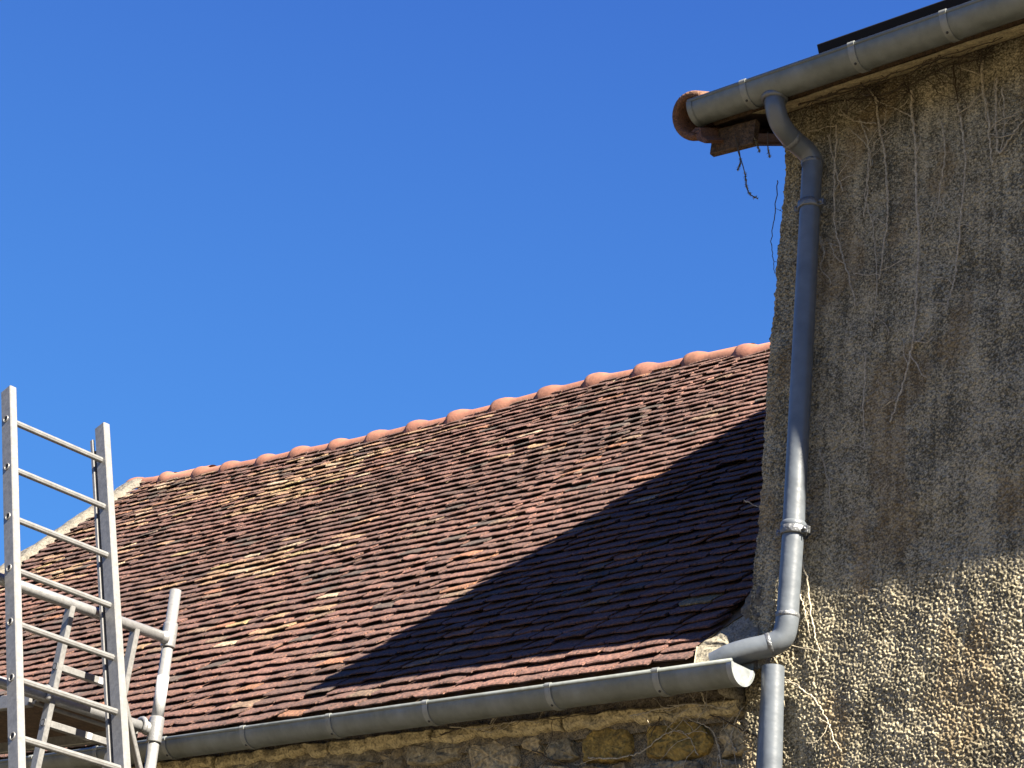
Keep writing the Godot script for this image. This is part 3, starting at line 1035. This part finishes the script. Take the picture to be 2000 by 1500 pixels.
func build_rainwater() -> void:
	# upper gutter
	var zl := ZP + 0.3025
	var a := onz(1343, 199, zl)
	var b0 := onz(1845, 18, zl)
	var b := a + (b0 - a) * ((3.0 - a.x) / (b0.x - a.x))
	b.y = lerpf(a.y, b.y, 0.4)
	var b1 := onz(1670, 82, zl)
	var sx := []
	for p in [[1451, 160], [1663, 84], [1842, 19]]:
		sx.append(onz(p[0], p[1], zl).x)
	while sx[-1] < 2.5:
		sx.append(sx[-1] + 0.46)
	build_gutter("grey zinc half-round gutter along the eave of the tall roughcast house", a, Vector3(3.0, b1.y + (b1.y - a.y) * 0.02, zl), 0.067, sx, true, true, mats.zinc)
	# lower gutter
	zl = ZP + 0.165
	a = onz(330, 1443, zl)
	b = onz(1428, 1291, zl)
	a = b + (a - b) * ((b.x + 8.6) / (b.x - a.x))
	sx = []
	for p in [[320, 1445], [474, 1422], [642, 1396], [831, 1371], [1071, 1335], [1281, 1305]]:
		sx.append(onz(p[0], p[1], zl).x)
	sx.push_front(sx[0] - 0.5)
	sx.push_front(sx[0] - 0.5)
	build_gutter("grey zinc half-round gutter along the eave of the low tiled roof", a, b, 0.067, sx, true, true, mats.zinc_new)
	# downpipe from the upper gutter into the lower one
	var r := 0.04
	var zc := ZP + 0.225
	var top := onz(1513, 188, zc)
	var dp := thing("downpipe", "long blue-grey downpipe with swan neck joining the upper gutter to the lower", "downpipe", onz(1548, 1030, ZP))
	# top: straight stub, bend back to the wall, bend down
	var k1 := onz(1514, 214, zc)
	var k2 := onz(1547, 273, ZP + 0.10)
	var k3 := onz(1586, 318, ZP)
	var st := begin(true)
	var up_y := Vector3(0, 0.06, 0)
	ring_band(st, top - Vector3(0, 0.010, 0), Vector3(0, 1, 0), [[-0.012, 0.042], [-0.010, 0.050], [0.0, 0.053], [0.012, 0.050], [0.03, 0.047]])
	part("outlet_flange", st, mats.solder, dp)
	st = begin(true)
	var neck := [top + Vector3(0, 0.03, 0), top, k1]
	var m1 := (k1 + Vector3(k1.x, k2.y, k1.z)) / 2.0
	neck = curve([top + Vector3(0, 0.04, 0), top, k1 + Vector3(0, 0.01, 0), k1.lerp(k2, 0.42) + Vector3(0, -0.012, 0.014), k2], 7)
	tube(st, neck, r, 24, false)
	part("upper_elbow", st, mats.pipe, dp)
	st = begin(true)
	var el2 := curve([k2, k2.lerp(k3, 0.52) + Vector3(0, 0.016, -0.012), k3 + Vector3(0, 0.012, 0), k3 + Vector3(0, -0.03, 0)], 7)
	tube(st, el2, r + 0.0012, 24, false)
	part("lower_elbow", st, mats.pipe, dp)
	st = begin(true)
	var ax := (k3 - k1).normalized()
	ring_band(st, k2, (el2[1] - el2[0]).normalized(), [[-0.014, r + 0.0005], [-0.010, r + 0.004], [0.004, r + 0.0042], [0.010, r + 0.0015]])
	part("solder_seam", st, mats.solder, dp)
	st = begin(true)
	ring_band(st, k3, Vector3(0, 1, 0), [[-0.010, r + 0.0005], [-0.006, r + 0.003], [0.004, r + 0.003], [0.008, r + 0.0005]])
	part("solder_seam", st, mats.solder, dp)
	# straight run
	var s0 := onz(1587, 315, ZP)
	var s1 := onz(1549.5, 1035, ZP)
	var s2 := onz(1538, 1203, ZP)
	st = begin(true)
	tube(st, [s0, s0.lerp(s1, 0.5), s1], r, 28, false)
	part("pipe", st, mats.pipe, dp)
	st = begin(true)
	tube(st, [s1 + Vector3(0, 0.012, 0), s1.lerp(s2, 0.5), s2], r - 0.0008, 28, false)
	part("pipe", st, mats.pipe, dp)
	st = begin(true)
	var d := (s0 - s1).normalized()
	ring_band(st, s1 + d * 0.012, d, [[-0.026, r - 0.0006], [-0.024, r + 0.0025], [-0.010, r + 0.0032], [-0.004, r + 0.006], [0.008, r + 0.0075], [0.014, r + 0.004], [0.018, r + 0.0004]])
	part("socket", st, mats.pipe, dp)
	pipe_clamp(dp, onz(1582, 402, ZP), d, r)
	pipe_clamp(dp, s1 - d * 0.006, d, r)
	# bottom elbow into the lower gutter
	st = begin(true)
	var q := [s2 + d * 0.01, s2 - d * 0.012, onz(1531, 1240, ZP), onz(1516, 1255, ZP + 0.012), onz(1492, 1263, ZP + 0.03), onz(1460, 1270, ZP + 0.055), onz(1425, 1281, ZP + 0.08), onz(1396, 1296, ZP + 0.09)]
	tube(st, curve(q, 6), r + 0.001, 28, false)
	part("foot_elbow", st, mats.pipe, dp)
	st = begin(true)
	ring_band(st, s2, d, [[-0.009, r + 0.001], [-0.006, r + 0.0035], [0.005, r + 0.0035], [0.009, r + 0.0005]])
	part("solder_seam", st, mats.solder, dp)
	st = begin(true)
	var e1 := onz(1505, 1259, ZP + 0.020)
	ring_band(st, e1, (onz(1492, 1263, ZP + 0.03) - onz(1516, 1255, ZP + 0.012)).normalized(), [[-0.008, r + 0.001], [-0.005, r + 0.003], [0.005, r + 0.003], [0.008, r + 0.001]])
	part("solder_seam", st, mats.solder, dp)
	# the lower pipe, standing open at its top
	var t0 := onz(1510, 1303, ZP)
	var t1 := onz(1505, 1500, ZP)
	var foot := t0 + (t1 - t0) * ((t0.y - 0.02) / (t0.y - t1.y))
	foot.x = t1.x
	foot.z = ZP
	var lp := thing("pipe_stub", "blue-grey pipe with open cut top below the lower gutter's end", "downpipe", foot)
	st = begin(true)
	tube(st, [foot, t1, t0], r, 28, false)
	part("pipe", st, mats.pipe, lp)
	st = begin(true)
	tube(st, [t0, t0 - Vector3(0, 0.5, 0)], r - 0.003, 28, false)
	part("bore", st, mats.pipe, lp)
	st = begin(true)
	ring_band(st, t0, Vector3(0, 1, 0), [[0.0, r], [0.0008, r - 0.0015], [0.0, r - 0.003]])
	part("cut_rim", st, mats.pipe, lp)
	pipe_clamp(lp, Vector3(foot.x, 2.2, ZP), Vector3(0, 1, 0), r)

# ------------------------------------------------------------------ ladder and scaffold
func build_ladder() -> void:
	var zf := -4.15                                       # outer face of the near rail
	var c0 := onz(19.7, 752, zf)
	var c1 := onz(37, 1500, zf)
	var dir := (c0 - c1).normalized()
	dir.z = 0.0
	dir = dir.normalized()
	var low := c1 - dir * (c1.y / dir.y)                  # where the rail meets the ground
	var back := Vector3(-dir.y, dir.x, 0)                 # across the rail, away from the sun
	var wide := 0.068
	var thick := 0.036
	var far := onx(205.8, 823, c0.x).z
	var lad := thing("ladder", "tall bright aluminium ladder with round ribbed rungs leaning past the scaffold", "ladder", Vector3(low.x, 0, low.z - 0.22))
	var tops := [c0, onz(205.8, 823, far)]
	tops[1] = low + Vector3(0, 0, far - zf) + dir * ((onz(205.8, 823, far).y) / dir.y)
	for i in 2:
		var zz: float = (zf if i == 0 else far) - thick / 2.0
		var a := Vector3(low.x, 0.0, zz) + back * wide / 2.0
		var len_: float = (tops[i] - low).dot(dir)
		var st := begin()
		bar(st, a, a + dir * len_, Vector3(0, 0, 1), thick, wide, 0.004)
		var rail := part("rail", st, mats.alu, lad)
		if i == 1:
			st = begin()
			var g := a + back * 0.058 + Vector3(0, 0, 0.014)
			bar(st, g + dir * 0.3, g + dir * (len_ - 0.05), Vector3(0, 0, 1), 0.012, 0.018, 0.002)
			part("guide_rail", st, mats.alu, rail)
			st = begin()
			g = a + back * 0.044
			bar(st, g + dir * 0.3, g + dir * (len_ - 0.12), Vector3(0, 0, 1), 0.03, 0.014, 0.002)
			part("guide_groove", st, mats.dark_gap, rail)
	# rungs
	var pr := onz(36, 815, zf - thick)
	var step_ := 0.0
	var first := (pr - low).dot(dir)
	var last := (onz(50, 1435, zf - thick) - low).dot(dir)
	step_ = (first - last) / 6.0
	var k := 0
	var t := first
	while t > 0.15:
		var c := low + dir * t + back * 0.034
		var st := begin()
		var ring := []
		for j in 28:
			var a := TAU * j / 28.0
			var rr := 0.0138 if j % 4 < 2 else 0.0128
			ring.append(Vector2(cos(a), sin(a)) * rr)
		prism(st, ring, Vector3(c.x, c.y, zf - 0.002), Vector3(c.x, c.y, far - thick + 0.002), dir, back)
		var rung := part("rung", st, mats.alu, lad)
		for e in [zf, far - thick]:
			var sg := 1.0 if e == zf else -1.0
			st = begin(true)
			ring_band(st, Vector3(c.x, c.y, e), Vector3(0, 0, sg), [[-0.001, 0.017], [0.003, 0.0165], [0.004, 0.0145], [0.003, 0.012], [0.001, 0.0115]], 18)
			part("rung_ferrule", st, mats.alu, rung)
			st = begin(true)
			tube(st, [Vector3(c.x, c.y, e - sg * 0.002), Vector3(c.x, c.y, e + sg * 0.0012)], 0.0115, 16)
			part("rung_bore", st, mats.dark_gap, rung)
		t -= step_
		k += 1

func build_scaffold() -> void:
	var pz := -5.1
	var p0 := onz(322, 1300, pz)
	var x := p0.x
	var ytop := onz(345, 1153, pz).y
	var sc := thing("scaffold", "galvanised scaffold end frame with white banded standard beside the low eave", "scaffold", Vector3(x, 0, pz + 0.4))
	var zn := -3.75
	var lean := (onz(345, 1155, pz).x - onz(298, 1480, pz).x) / (ytop - onz(298, 1480, pz).y)
	var r := 0.0255
	var at := func(y: float) -> Vector3: return Vector3(x + lean * (y - p0.y), y, pz)
	# standards
	var st := begin(true)
	tube(st, [at.call(0.0), at.call(ytop)], r, 20)
	var post := part("standard", st, mats.galva, sc)
	st = begin(true)
	var yb1 := onz(327, 1320, pz).y
	var yb0 := onz(312, 1402, pz).y
	ring_band(st, at.call(yb0), (at.call(yb1) - at.call(yb0)).normalized(), [[0.0, r + 0.0003], [0.0, r + 0.0012], [yb1 - yb0, r + 0.0012], [yb1 - yb0, r + 0.0003]])
	part("white_band", st, mats.white_band, post)
	for yy in [onz(335, 1243, pz).y, onz(306, 1428, pz).y]:
		st = begin(true)
		ring_band(st, at.call(yy), Vector3(lean, 1, 0).normalized(), [[-0.052, r + 0.0004], [-0.052, r + 0.006], [-0.046, r + 0.007], [0.056, r + 0.007], [0.062, r + 0.0055], [0.062, r + 0.0004]])
		part("sleeve", st, mats.galva, post)
	st = begin(true)
	tube(st, [Vector3(x, 0, zn), Vector3(x, ytop, zn)], r, 20)
	part("standard", st, mats.galva, sc)
	# ledgers run out from the wall
	var yu := onx(335, 1250, x).y
	var yl := onx(310, 1430, x).y
	for yy in [yu, yl, yl - 1.0, 0.6]:
		st = begin(true)
		tube(st, [Vector3(x, yy, pz + r), Vector3(x, yy - 0.012, zn)], r - 0.001, 20)
		var lg := part("ledger", st, mats.galva, sc)
		st = begin(true)
		ring_band(st, Vector3(x, yy, pz + 0.022), Vector3(0, 0, 1), [[0.0, r + 0.004], [0.012, r + 0.005], [0.028, r - 0.001]])
		part("weld_collar", st, mats.galva, lg)
	# ladder built into the frame
	var z1 := onx(124, 1250, x).z
	var z2 := onx(258, 1260, x).z
	for zz in [z1, z2]:
		st = begin()
		bar(st, Vector3(x, 0.3, zz), Vector3(x, yu - 0.01, zz), Vector3(0, 0, 1), 0.026, 0.044, 0.003)
		part("inner_rail", st, mats.alu, sc)
	var yr := onx(150, 1316, x).y
	var ys := onx(150, 1432, x).y
	for k in 12:
		var yy: float = yr - k * (yr - ys)
		if yy < 0.4: break
		st = begin()
		bar(st, Vector3(x, yy, z1 + 0.016), Vector3(x, yy, z2 - 0.016), Vector3(1, 0, 0), 0.034, 0.03, 0.003)
		var rg := part("inner_rung", st, mats.alu, sc)
		st = begin()
		var zt := lerpf(z1, z2, 0.62)
		bar(st, Vector3(x, yy, zt + 0.012), Vector3(x, yy, zt - 0.012), Vector3(1, 0, 0), 0.0352, 0.0312, 0.003)
		part("grey_tape", st, mats.grey_tape, rg)
		st = begin(true)
		ring_band(st, Vector3(x, yy, z1 + 0.013), Vector3(0, 0, 1), [[0.0, 0.016], [0.003, 0.0155], [0.003, 0.012], [0.0, 0.011]], 16)
		tube(st, [Vector3(x, yy, z1 + 0.010), Vector3(x, yy, z1 + 0.0142)], 0.0108, 14)
		part("rung_socket", st, mats.dark_gap, rg)
	# brace towards the foot
	st = begin()
	var b0 := onx(240, 1360, x + 0.02)
	var b1 := onx(272, 1500, x + 0.02)
	bar(st, b0, b0 + (b1 - b0) * 2.2, Vector3(1, 0, 0), 0.03, 0.02, 0.003)
	part("brace", st, mats.alu, sc)
	# platform hooked over the lower ledger
	var yd := yl + 0.012
	var dz0 := onx(90, 1372, x).z
	var dz1 := onx(272, 1416, x).z
	var pf := thing("scaffold_platform", "aluminium edged plywood platform hooked on the scaffold ledger", "platform", Vector3(x - 0.9, yd - 0.05, (dz0 + dz1) / 2.0))
	st = begin()
	cbox(st, Vector3(x - 1.95, yd - 0.012, dz1 - 0.02), Vector3(x - 0.06, yd + 0.0, dz0 + 0.02), 0.002)
	part("deck", st, mats.plywood, pf)
	for yy in [[0.0, 0.014], [-0.022, 0.010], [-0.045, 0.012]]:
		st = begin()
		bar(st, Vector3(x - 0.05, yd + yy[0], dz0 + 0.03), Vector3(x - 0.05, yd + yy[0], dz1 - 0.03), Vector3(1, 0, 0), 0.026 if yy[0] != -0.022 else 0.014, yy[1], 0.002)
		part("edge_beam", st, mats.alu, pf)
	for zz in [dz0 + 0.03, dz1 - 0.03]:
		st = begin()
		bar(st, Vector3(x - 0.06, yd - 0.03, zz), Vector3(x - 1.95, yd - 0.03, zz), Vector3(0, 0, 1), 0.03, 0.06, 0.003)
		part("side_beam", st, mats.alu, pf)
	for zz in [dz0 + 0.015, dz1 - 0.01]:
		st = begin(true)
		var hook := []
		for k in 13:
			var a := deg_to_rad(lerpf(200.0, -40.0, k / 12.0))
			hook.append(Vector3(x, yl, zz) + Vector3(cos(a), sin(a), 0) * (r + 0.009))
		tube(st, [Vector3(x - 0.06, yd - 0.045, zz)] + hook, 0.011, 10)
		part("hook", st, mats.galva, pf)

# ------------------------------------------------------------------ dry creeper
func vine(pts: Array, z: float, r: float, label: String, group: String, seed_: int, twigs := 3, m := "vine", under := false) -> void:
	rng.seed = seed_
	var w := []
	var on_wall: bool = z > ZL + 0.035 and z < ZW + 0.02 and absf(z - ZW - 0.014) < 0.001
	for p in pts:
		var zz: float = z + (p[2] if p.size() > 2 else 0.0)
		var q3 := onz(p[0], p[1], zz)
		if under:
			q3 = onplane(p[0], p[1], soffit_at - Vector3(0, 0.004, 0), Vector3(0, cos(deg_to_rad(BETA)), sin(deg_to_rad(BETA))))
			if q3.z < ZW + 0.03:
				q3 = onz(p[0], p[1], ZW + 0.016)
			if q3.z > ZP + 0.10:
				continue
		if on_wall and q3.z < ZW + 0.03:
			q3 = onz(p[0], p[1], wall_z(q3.x, q3.y) + 0.015)
		w.append(q3)
	if w.size() < 2:
		return
	var c := curve(w, 8)
	for i in c.size():
		c[i] += Vector3(rng.randf_range(-1, 1), rng.randf_range(-1, 1), rng.randf_range(-0.3, 0.6)) * 0.0035
	var v := thing("dry_vine", label, "vine", c[-1], group)
	var st := begin(true)
	var rr := []
	for i in c.size():
		rr.append(lerpf(r, r * 0.55, float(i) / c.size()))
	tube(st, c, rr, 6)
	part("stem", st, mats[m], v)
	for k in twigs:
		var i := rng.randi_range(1, c.size() - 2)
		var q: Vector3 = c[i]
		var d := Vector3(rng.randf_range(-1, 1), rng.randf_range(-0.7, 1.0), 0.05).normalized()
		var tw := [q]
		for j in rng.randi_range(3, 7):
			d = (d + Vector3(rng.randf_range(-0.5, 0.5), rng.randf_range(-0.5, 0.5), rng.randf_range(-0.05, 0.06))).normalized()
			q += d * rng.randf_range(0.012, 0.03)
			tw.append(q)
		var s2 := begin(true)
		tube(s2, tw, r * 0.42, 5)
		part("twig", s2, mats[m], v)

func build_vines() -> void:
	var g := "dry creeper stems on the tall wall"
	var lab := "thin bare creeper stem clinging to the tall roughcast wall"
	var z := ZW + 0.014
	var list := [
		[[[1710, 187], [1717, 248], [1728, 306], [1732, 360], [1735, 403], [1732, 443], [1723, 504], [1718, 545]], 0.0038, 5],
		[[[1780, 176], [1782, 223], [1788, 281], [1789, 342], [1791, 407], [1795, 450], [1791, 540], [1786, 640], [1776, 705], [1756, 775], [1738, 825]], 0.0046, 6],
		[[[1870, 202], [1879, 252], [1885, 299], [1883, 360], [1876, 432], [1867, 529], [1855, 580], [1848, 612]], 0.0036, 3],
		[[[1917, 119], [1921, 180], [1930, 223], [1933, 274], [1938, 324]], 0.0045, 5],
		[[[1946, 151], [1946, 202], [1946, 259], [1953, 299], [1975, 266], [2004, 228]], 0.0038, 2],
		[[[1618, 266], [1627, 306], [1635, 342], [1647, 374]], 0.0034, 3],
		[[[1632, 245], [1634, 280], [1630, 320], [1629, 346], [1629, 414], [1635, 461], [1647, 504], [1658, 540], [1672, 600]], 0.0036, 5],
		[[[1600, 461], [1609, 497], [1599, 522]], 0.0032, 1],
		[[[1680, 234], [1694, 274], [1696, 324], [1694, 378], [1687, 425]], 0.0030, 3],
		[[[1636, 220], [1676, 238], [1712, 241]], 0.0030, 3],
		[[[1690, 160], [1712, 194], [1748, 212], [1784, 230]], 0.0032, 4],
		[[[1690, 690], [1690, 740], [1686, 790], [1689, 850], [1686, 882]], 0.0026, 1],
		[[[1567, 1103], [1577, 1132], [1581, 1175], [1587, 1215], [1593, 1249], [1600, 1271], [1596, 1292], [1595, 1313]], 0.0030, 2],
		[[[1563, 1161], [1572, 1193], [1577, 1220], [1584, 1247]], 0.0026, 1],
		[[[1533, 1332], [1556, 1340], [1583, 1359], [1604, 1385], [1620, 1417], [1628, 1444], [1644, 1468]], 0.0030, 2],
		[[[1500, 1325], [1540, 1330], [1562, 1342]], 0.0026, 1],
		[[[1840, 240], [1846, 300], [1838, 360], [1828, 430]], 0.0026, 3],
		[[[1660, 250], [1700, 300], [1690, 380], [1705, 450], [1712, 560], [1706, 640]], 0.0022, 3],
		[[[1958, 170], [1962, 240], [1955, 300]], 0.0030, 2],
		[[[1600, 880], [1618, 940], [1622, 1000]], 0.0020, 1],
	]
	var own := {
		0: "forked creeper stem reaching up to the soffit beside the longest pale stem",
		1: "longest pale creeper stem on the tall wall, bending aside at its foot",
		4: "creeper stem doubling back upward in a V on the tall wall",
		6: "long forked creeper stem beside the downpipe's upper clamp",
		7: "short curl of creeper touching the downpipe below its upper clamp",
		9: "short level creeper branch below the soffit near the swan neck",
		12: "wavy creeper stem beside the downpipe's foot elbow, hooked at its end",
		14: "creeper stem curving away from the open pipe stub across the roughcast",
		15: "short level creeper stem behind the top of the open pipe stub"}
	var i := 0
	for v in list:
		vine(v[0], z, v[1] * 1.3, own.get(i, lab), g, 400 + i, v[2])
		i += 1
	# stems crossing the cove under the gutter
	g = "dry creeper stems under the upper eave"
	lab = "dark tangled creeper stem hanging under the upper gutter"
	var top := [
		[[1982, 36, 0.10], [1957, 65, 0.06], [1935, 101, 0.02], [1921, 115, 0.0]],
		[[1640, 145, 0.12], [1668, 162, 0.06], [1700, 178, 0.02], [1716, 196, 0.0]],
		[[1712, 122, 0.12], [1735, 138, 0.06], [1762, 152, 0.02]],
		[[1780, 98, 0.12], [1795, 112, 0.07], [1808, 124, 0.04]],
		[[1850, 76, 0.13], [1876, 90, 0.07], [1884, 104, 0.04]],
		[[1540, 208, 0.04], [1590, 196, 0.05], [1640, 178, 0.05], [1690, 160, 0.05]],
		[[1600, 180, 0.08], [1640, 172, 0.06], [1690, 172, 0.03], [1730, 156, 0.05]],
		[[1720, 150, 0.06], [1780, 140, 0.04], [1830, 118, 0.05], [1880, 112, 0.04]],
		[[1830, 108, 0.07], [1880, 92, 0.06], [1930, 96, 0.03]],
		[[1890, 82, 0.08], [1930, 76, 0.06], [1958, 64, 0.06]],
		[[1560, 205], [1600, 190], [1650, 180], [1700, 168], [1750, 150]],
		[[1640, 178], [1690, 158], [1740, 146], [1790, 122], [1830, 116]],
		[[1760, 128], [1800, 126], [1850, 108], [1900, 90], [1960, 74]],
		[[1680, 164], [1700, 186], [1718, 214]],
		[[1745, 142], [1765, 160], [1782, 184]],
		[[1850, 104], [1862, 130], [1872, 200]],
		[[1905, 84], [1915, 100], [1918, 124]],
		[[1600, 205, 0.02], [1650, 196, 0.015], [1720, 186, 0.015], [1790, 160, 0.015], [1850, 130, 0.015], [1910, 116, 0.015]],
	]
	for v in top:
		vine(v, z, 0.0036, lab, g, 500 + i, 9, "vine_dark", true)
		i += 1
	# strands hanging at the corner
	vine([[1519, 352], [1514, 414], [1507, 468], [1510, 504], [1513, 534]], ZW + 0.0, 0.0022, "fine creeper strand hanging down the left corner of the tall wall", "", 560, 2, "vine_dark")
	vine([[1453, 976], [1466, 983], [1484, 992]], ZW - 0.02, 0.0022, "short pale twig sticking out from the wall corner over the roof shadow", "", 561, 0)
	# lichen-covered twigs dangling from the eave board
	for t in [[[[1436, 262], [1440, 290], [1450, 320], [1456, 345], [1458, 365], [1466, 380], [1480, 388]], 0.45, 12], [[[1437, 268], [1444, 296], [1446, 318], [1440, 332]], 0.5, 8], [[[1470, 262], [1478, 280], [1484, 298]], 0.4, 5], [[[1500, 258], [1500, 290], [1504, 308]], 0.5, 4]]:
		rng.seed = 570 + i
		var zz := ZP + 0.165
		var w := []
		for p in t[0]: w.append(onz(p[0], p[1], zz))
		var c := curve(w, 6)
		var v := thing("lichen_twig", "grey-green lichen covered twig dangling from the eave overhang", "twig", c[-1], "lichen twigs under the verge")
		var st := begin(true)
		tube(st, c, 0.0022, 5)
		part("stem", st, mats.vine_dark, v)
		st = begin()
		for k in t[2] * 14:
			var q: Vector3 = c[int(lerpf(t[1], 0.99, rng.randf()) * (c.size() - 1))]
			var d := Vector3(rng.randf_range(-1, 1), rng.randf_range(-1, 1), rng.randf_range(-1, 1)).normalized()
			var u := d.cross(Vector3(0.3, 0.8, 0.1)).normalized()
			var l := rng.randf_range(0.006, 0.014)
			st.add_vertex(q + u * 0.003); st.add_vertex(q + d * l); st.add_vertex(q - u * 0.003)
		part("lichen", st, mats.lichen, v)
		i += 1
	# creeper on the low wall
	g = "dry creeper stems on the low wall"
	lab = "curling dry creeper stem on the rubble wall under the lower gutter"
	for v in [
		[[1480, 1440], [1440, 1420], [1400, 1400], [1360, 1392], [1330, 1390], [1300, 1395], [1285, 1410], [1270, 1440]],
		[[1150, 1480], [1200, 1482], [1250, 1470], [1290, 1440], [1320, 1427], [1345, 1440], [1364, 1475]],
		[[1410, 1500], [1404, 1460], [1388, 1425], [1360, 1410], [1320, 1392]],
		[[1040, 1464], [1070, 1480], [1100, 1492], [1130, 1505]],
		[[1370, 1350, 0.06], [1378, 1375, 0.05], [1386, 1390, 0.02]],
		[[1440, 1470], [1428, 1440], [1440, 1400], [1452, 1380]],
		[[860, 1435, 0.04], [920, 1418, 0.05], [980, 1412, 0.05], [1040, 1406, 0.05], [1120, 1400, 0.05], [1200, 1378, 0.06]],
		[[880, 1420, 0.05], [940, 1424, 0.05], [1000, 1410, 0.05], [1060, 1412, 0.04]],
		[[1230, 1400, 0.05], [1290, 1385, 0.05], [1350, 1375, 0.05], [1420, 1385, 0.04]],
	]:
		vine(v, ZL + 0.04, 0.0030, lab, g, 600 + i, 6, "vine_dark" if i % 3 == 0 else "vine")
		i += 1

func build_ground() -> void:
	var st := begin()
	var e := 600.0
	quad(st, Vector3(-e, 0, -e), Vector3(e, 0, -e), Vector3(e, 0, e), Vector3(-e, 0, e))
	var o := part("ground", st, mats.ground, self)
	o.set_meta("kind", "structure")

func _ready() -> void:
	rng.seed = 1
	setup_view()
	make_materials()
	build_ground()
	roof_setup()
	build_low_house()
	build_tall_house()
	build_rainwater()
	build_ladder()
	build_scaffold()
	build_vines()
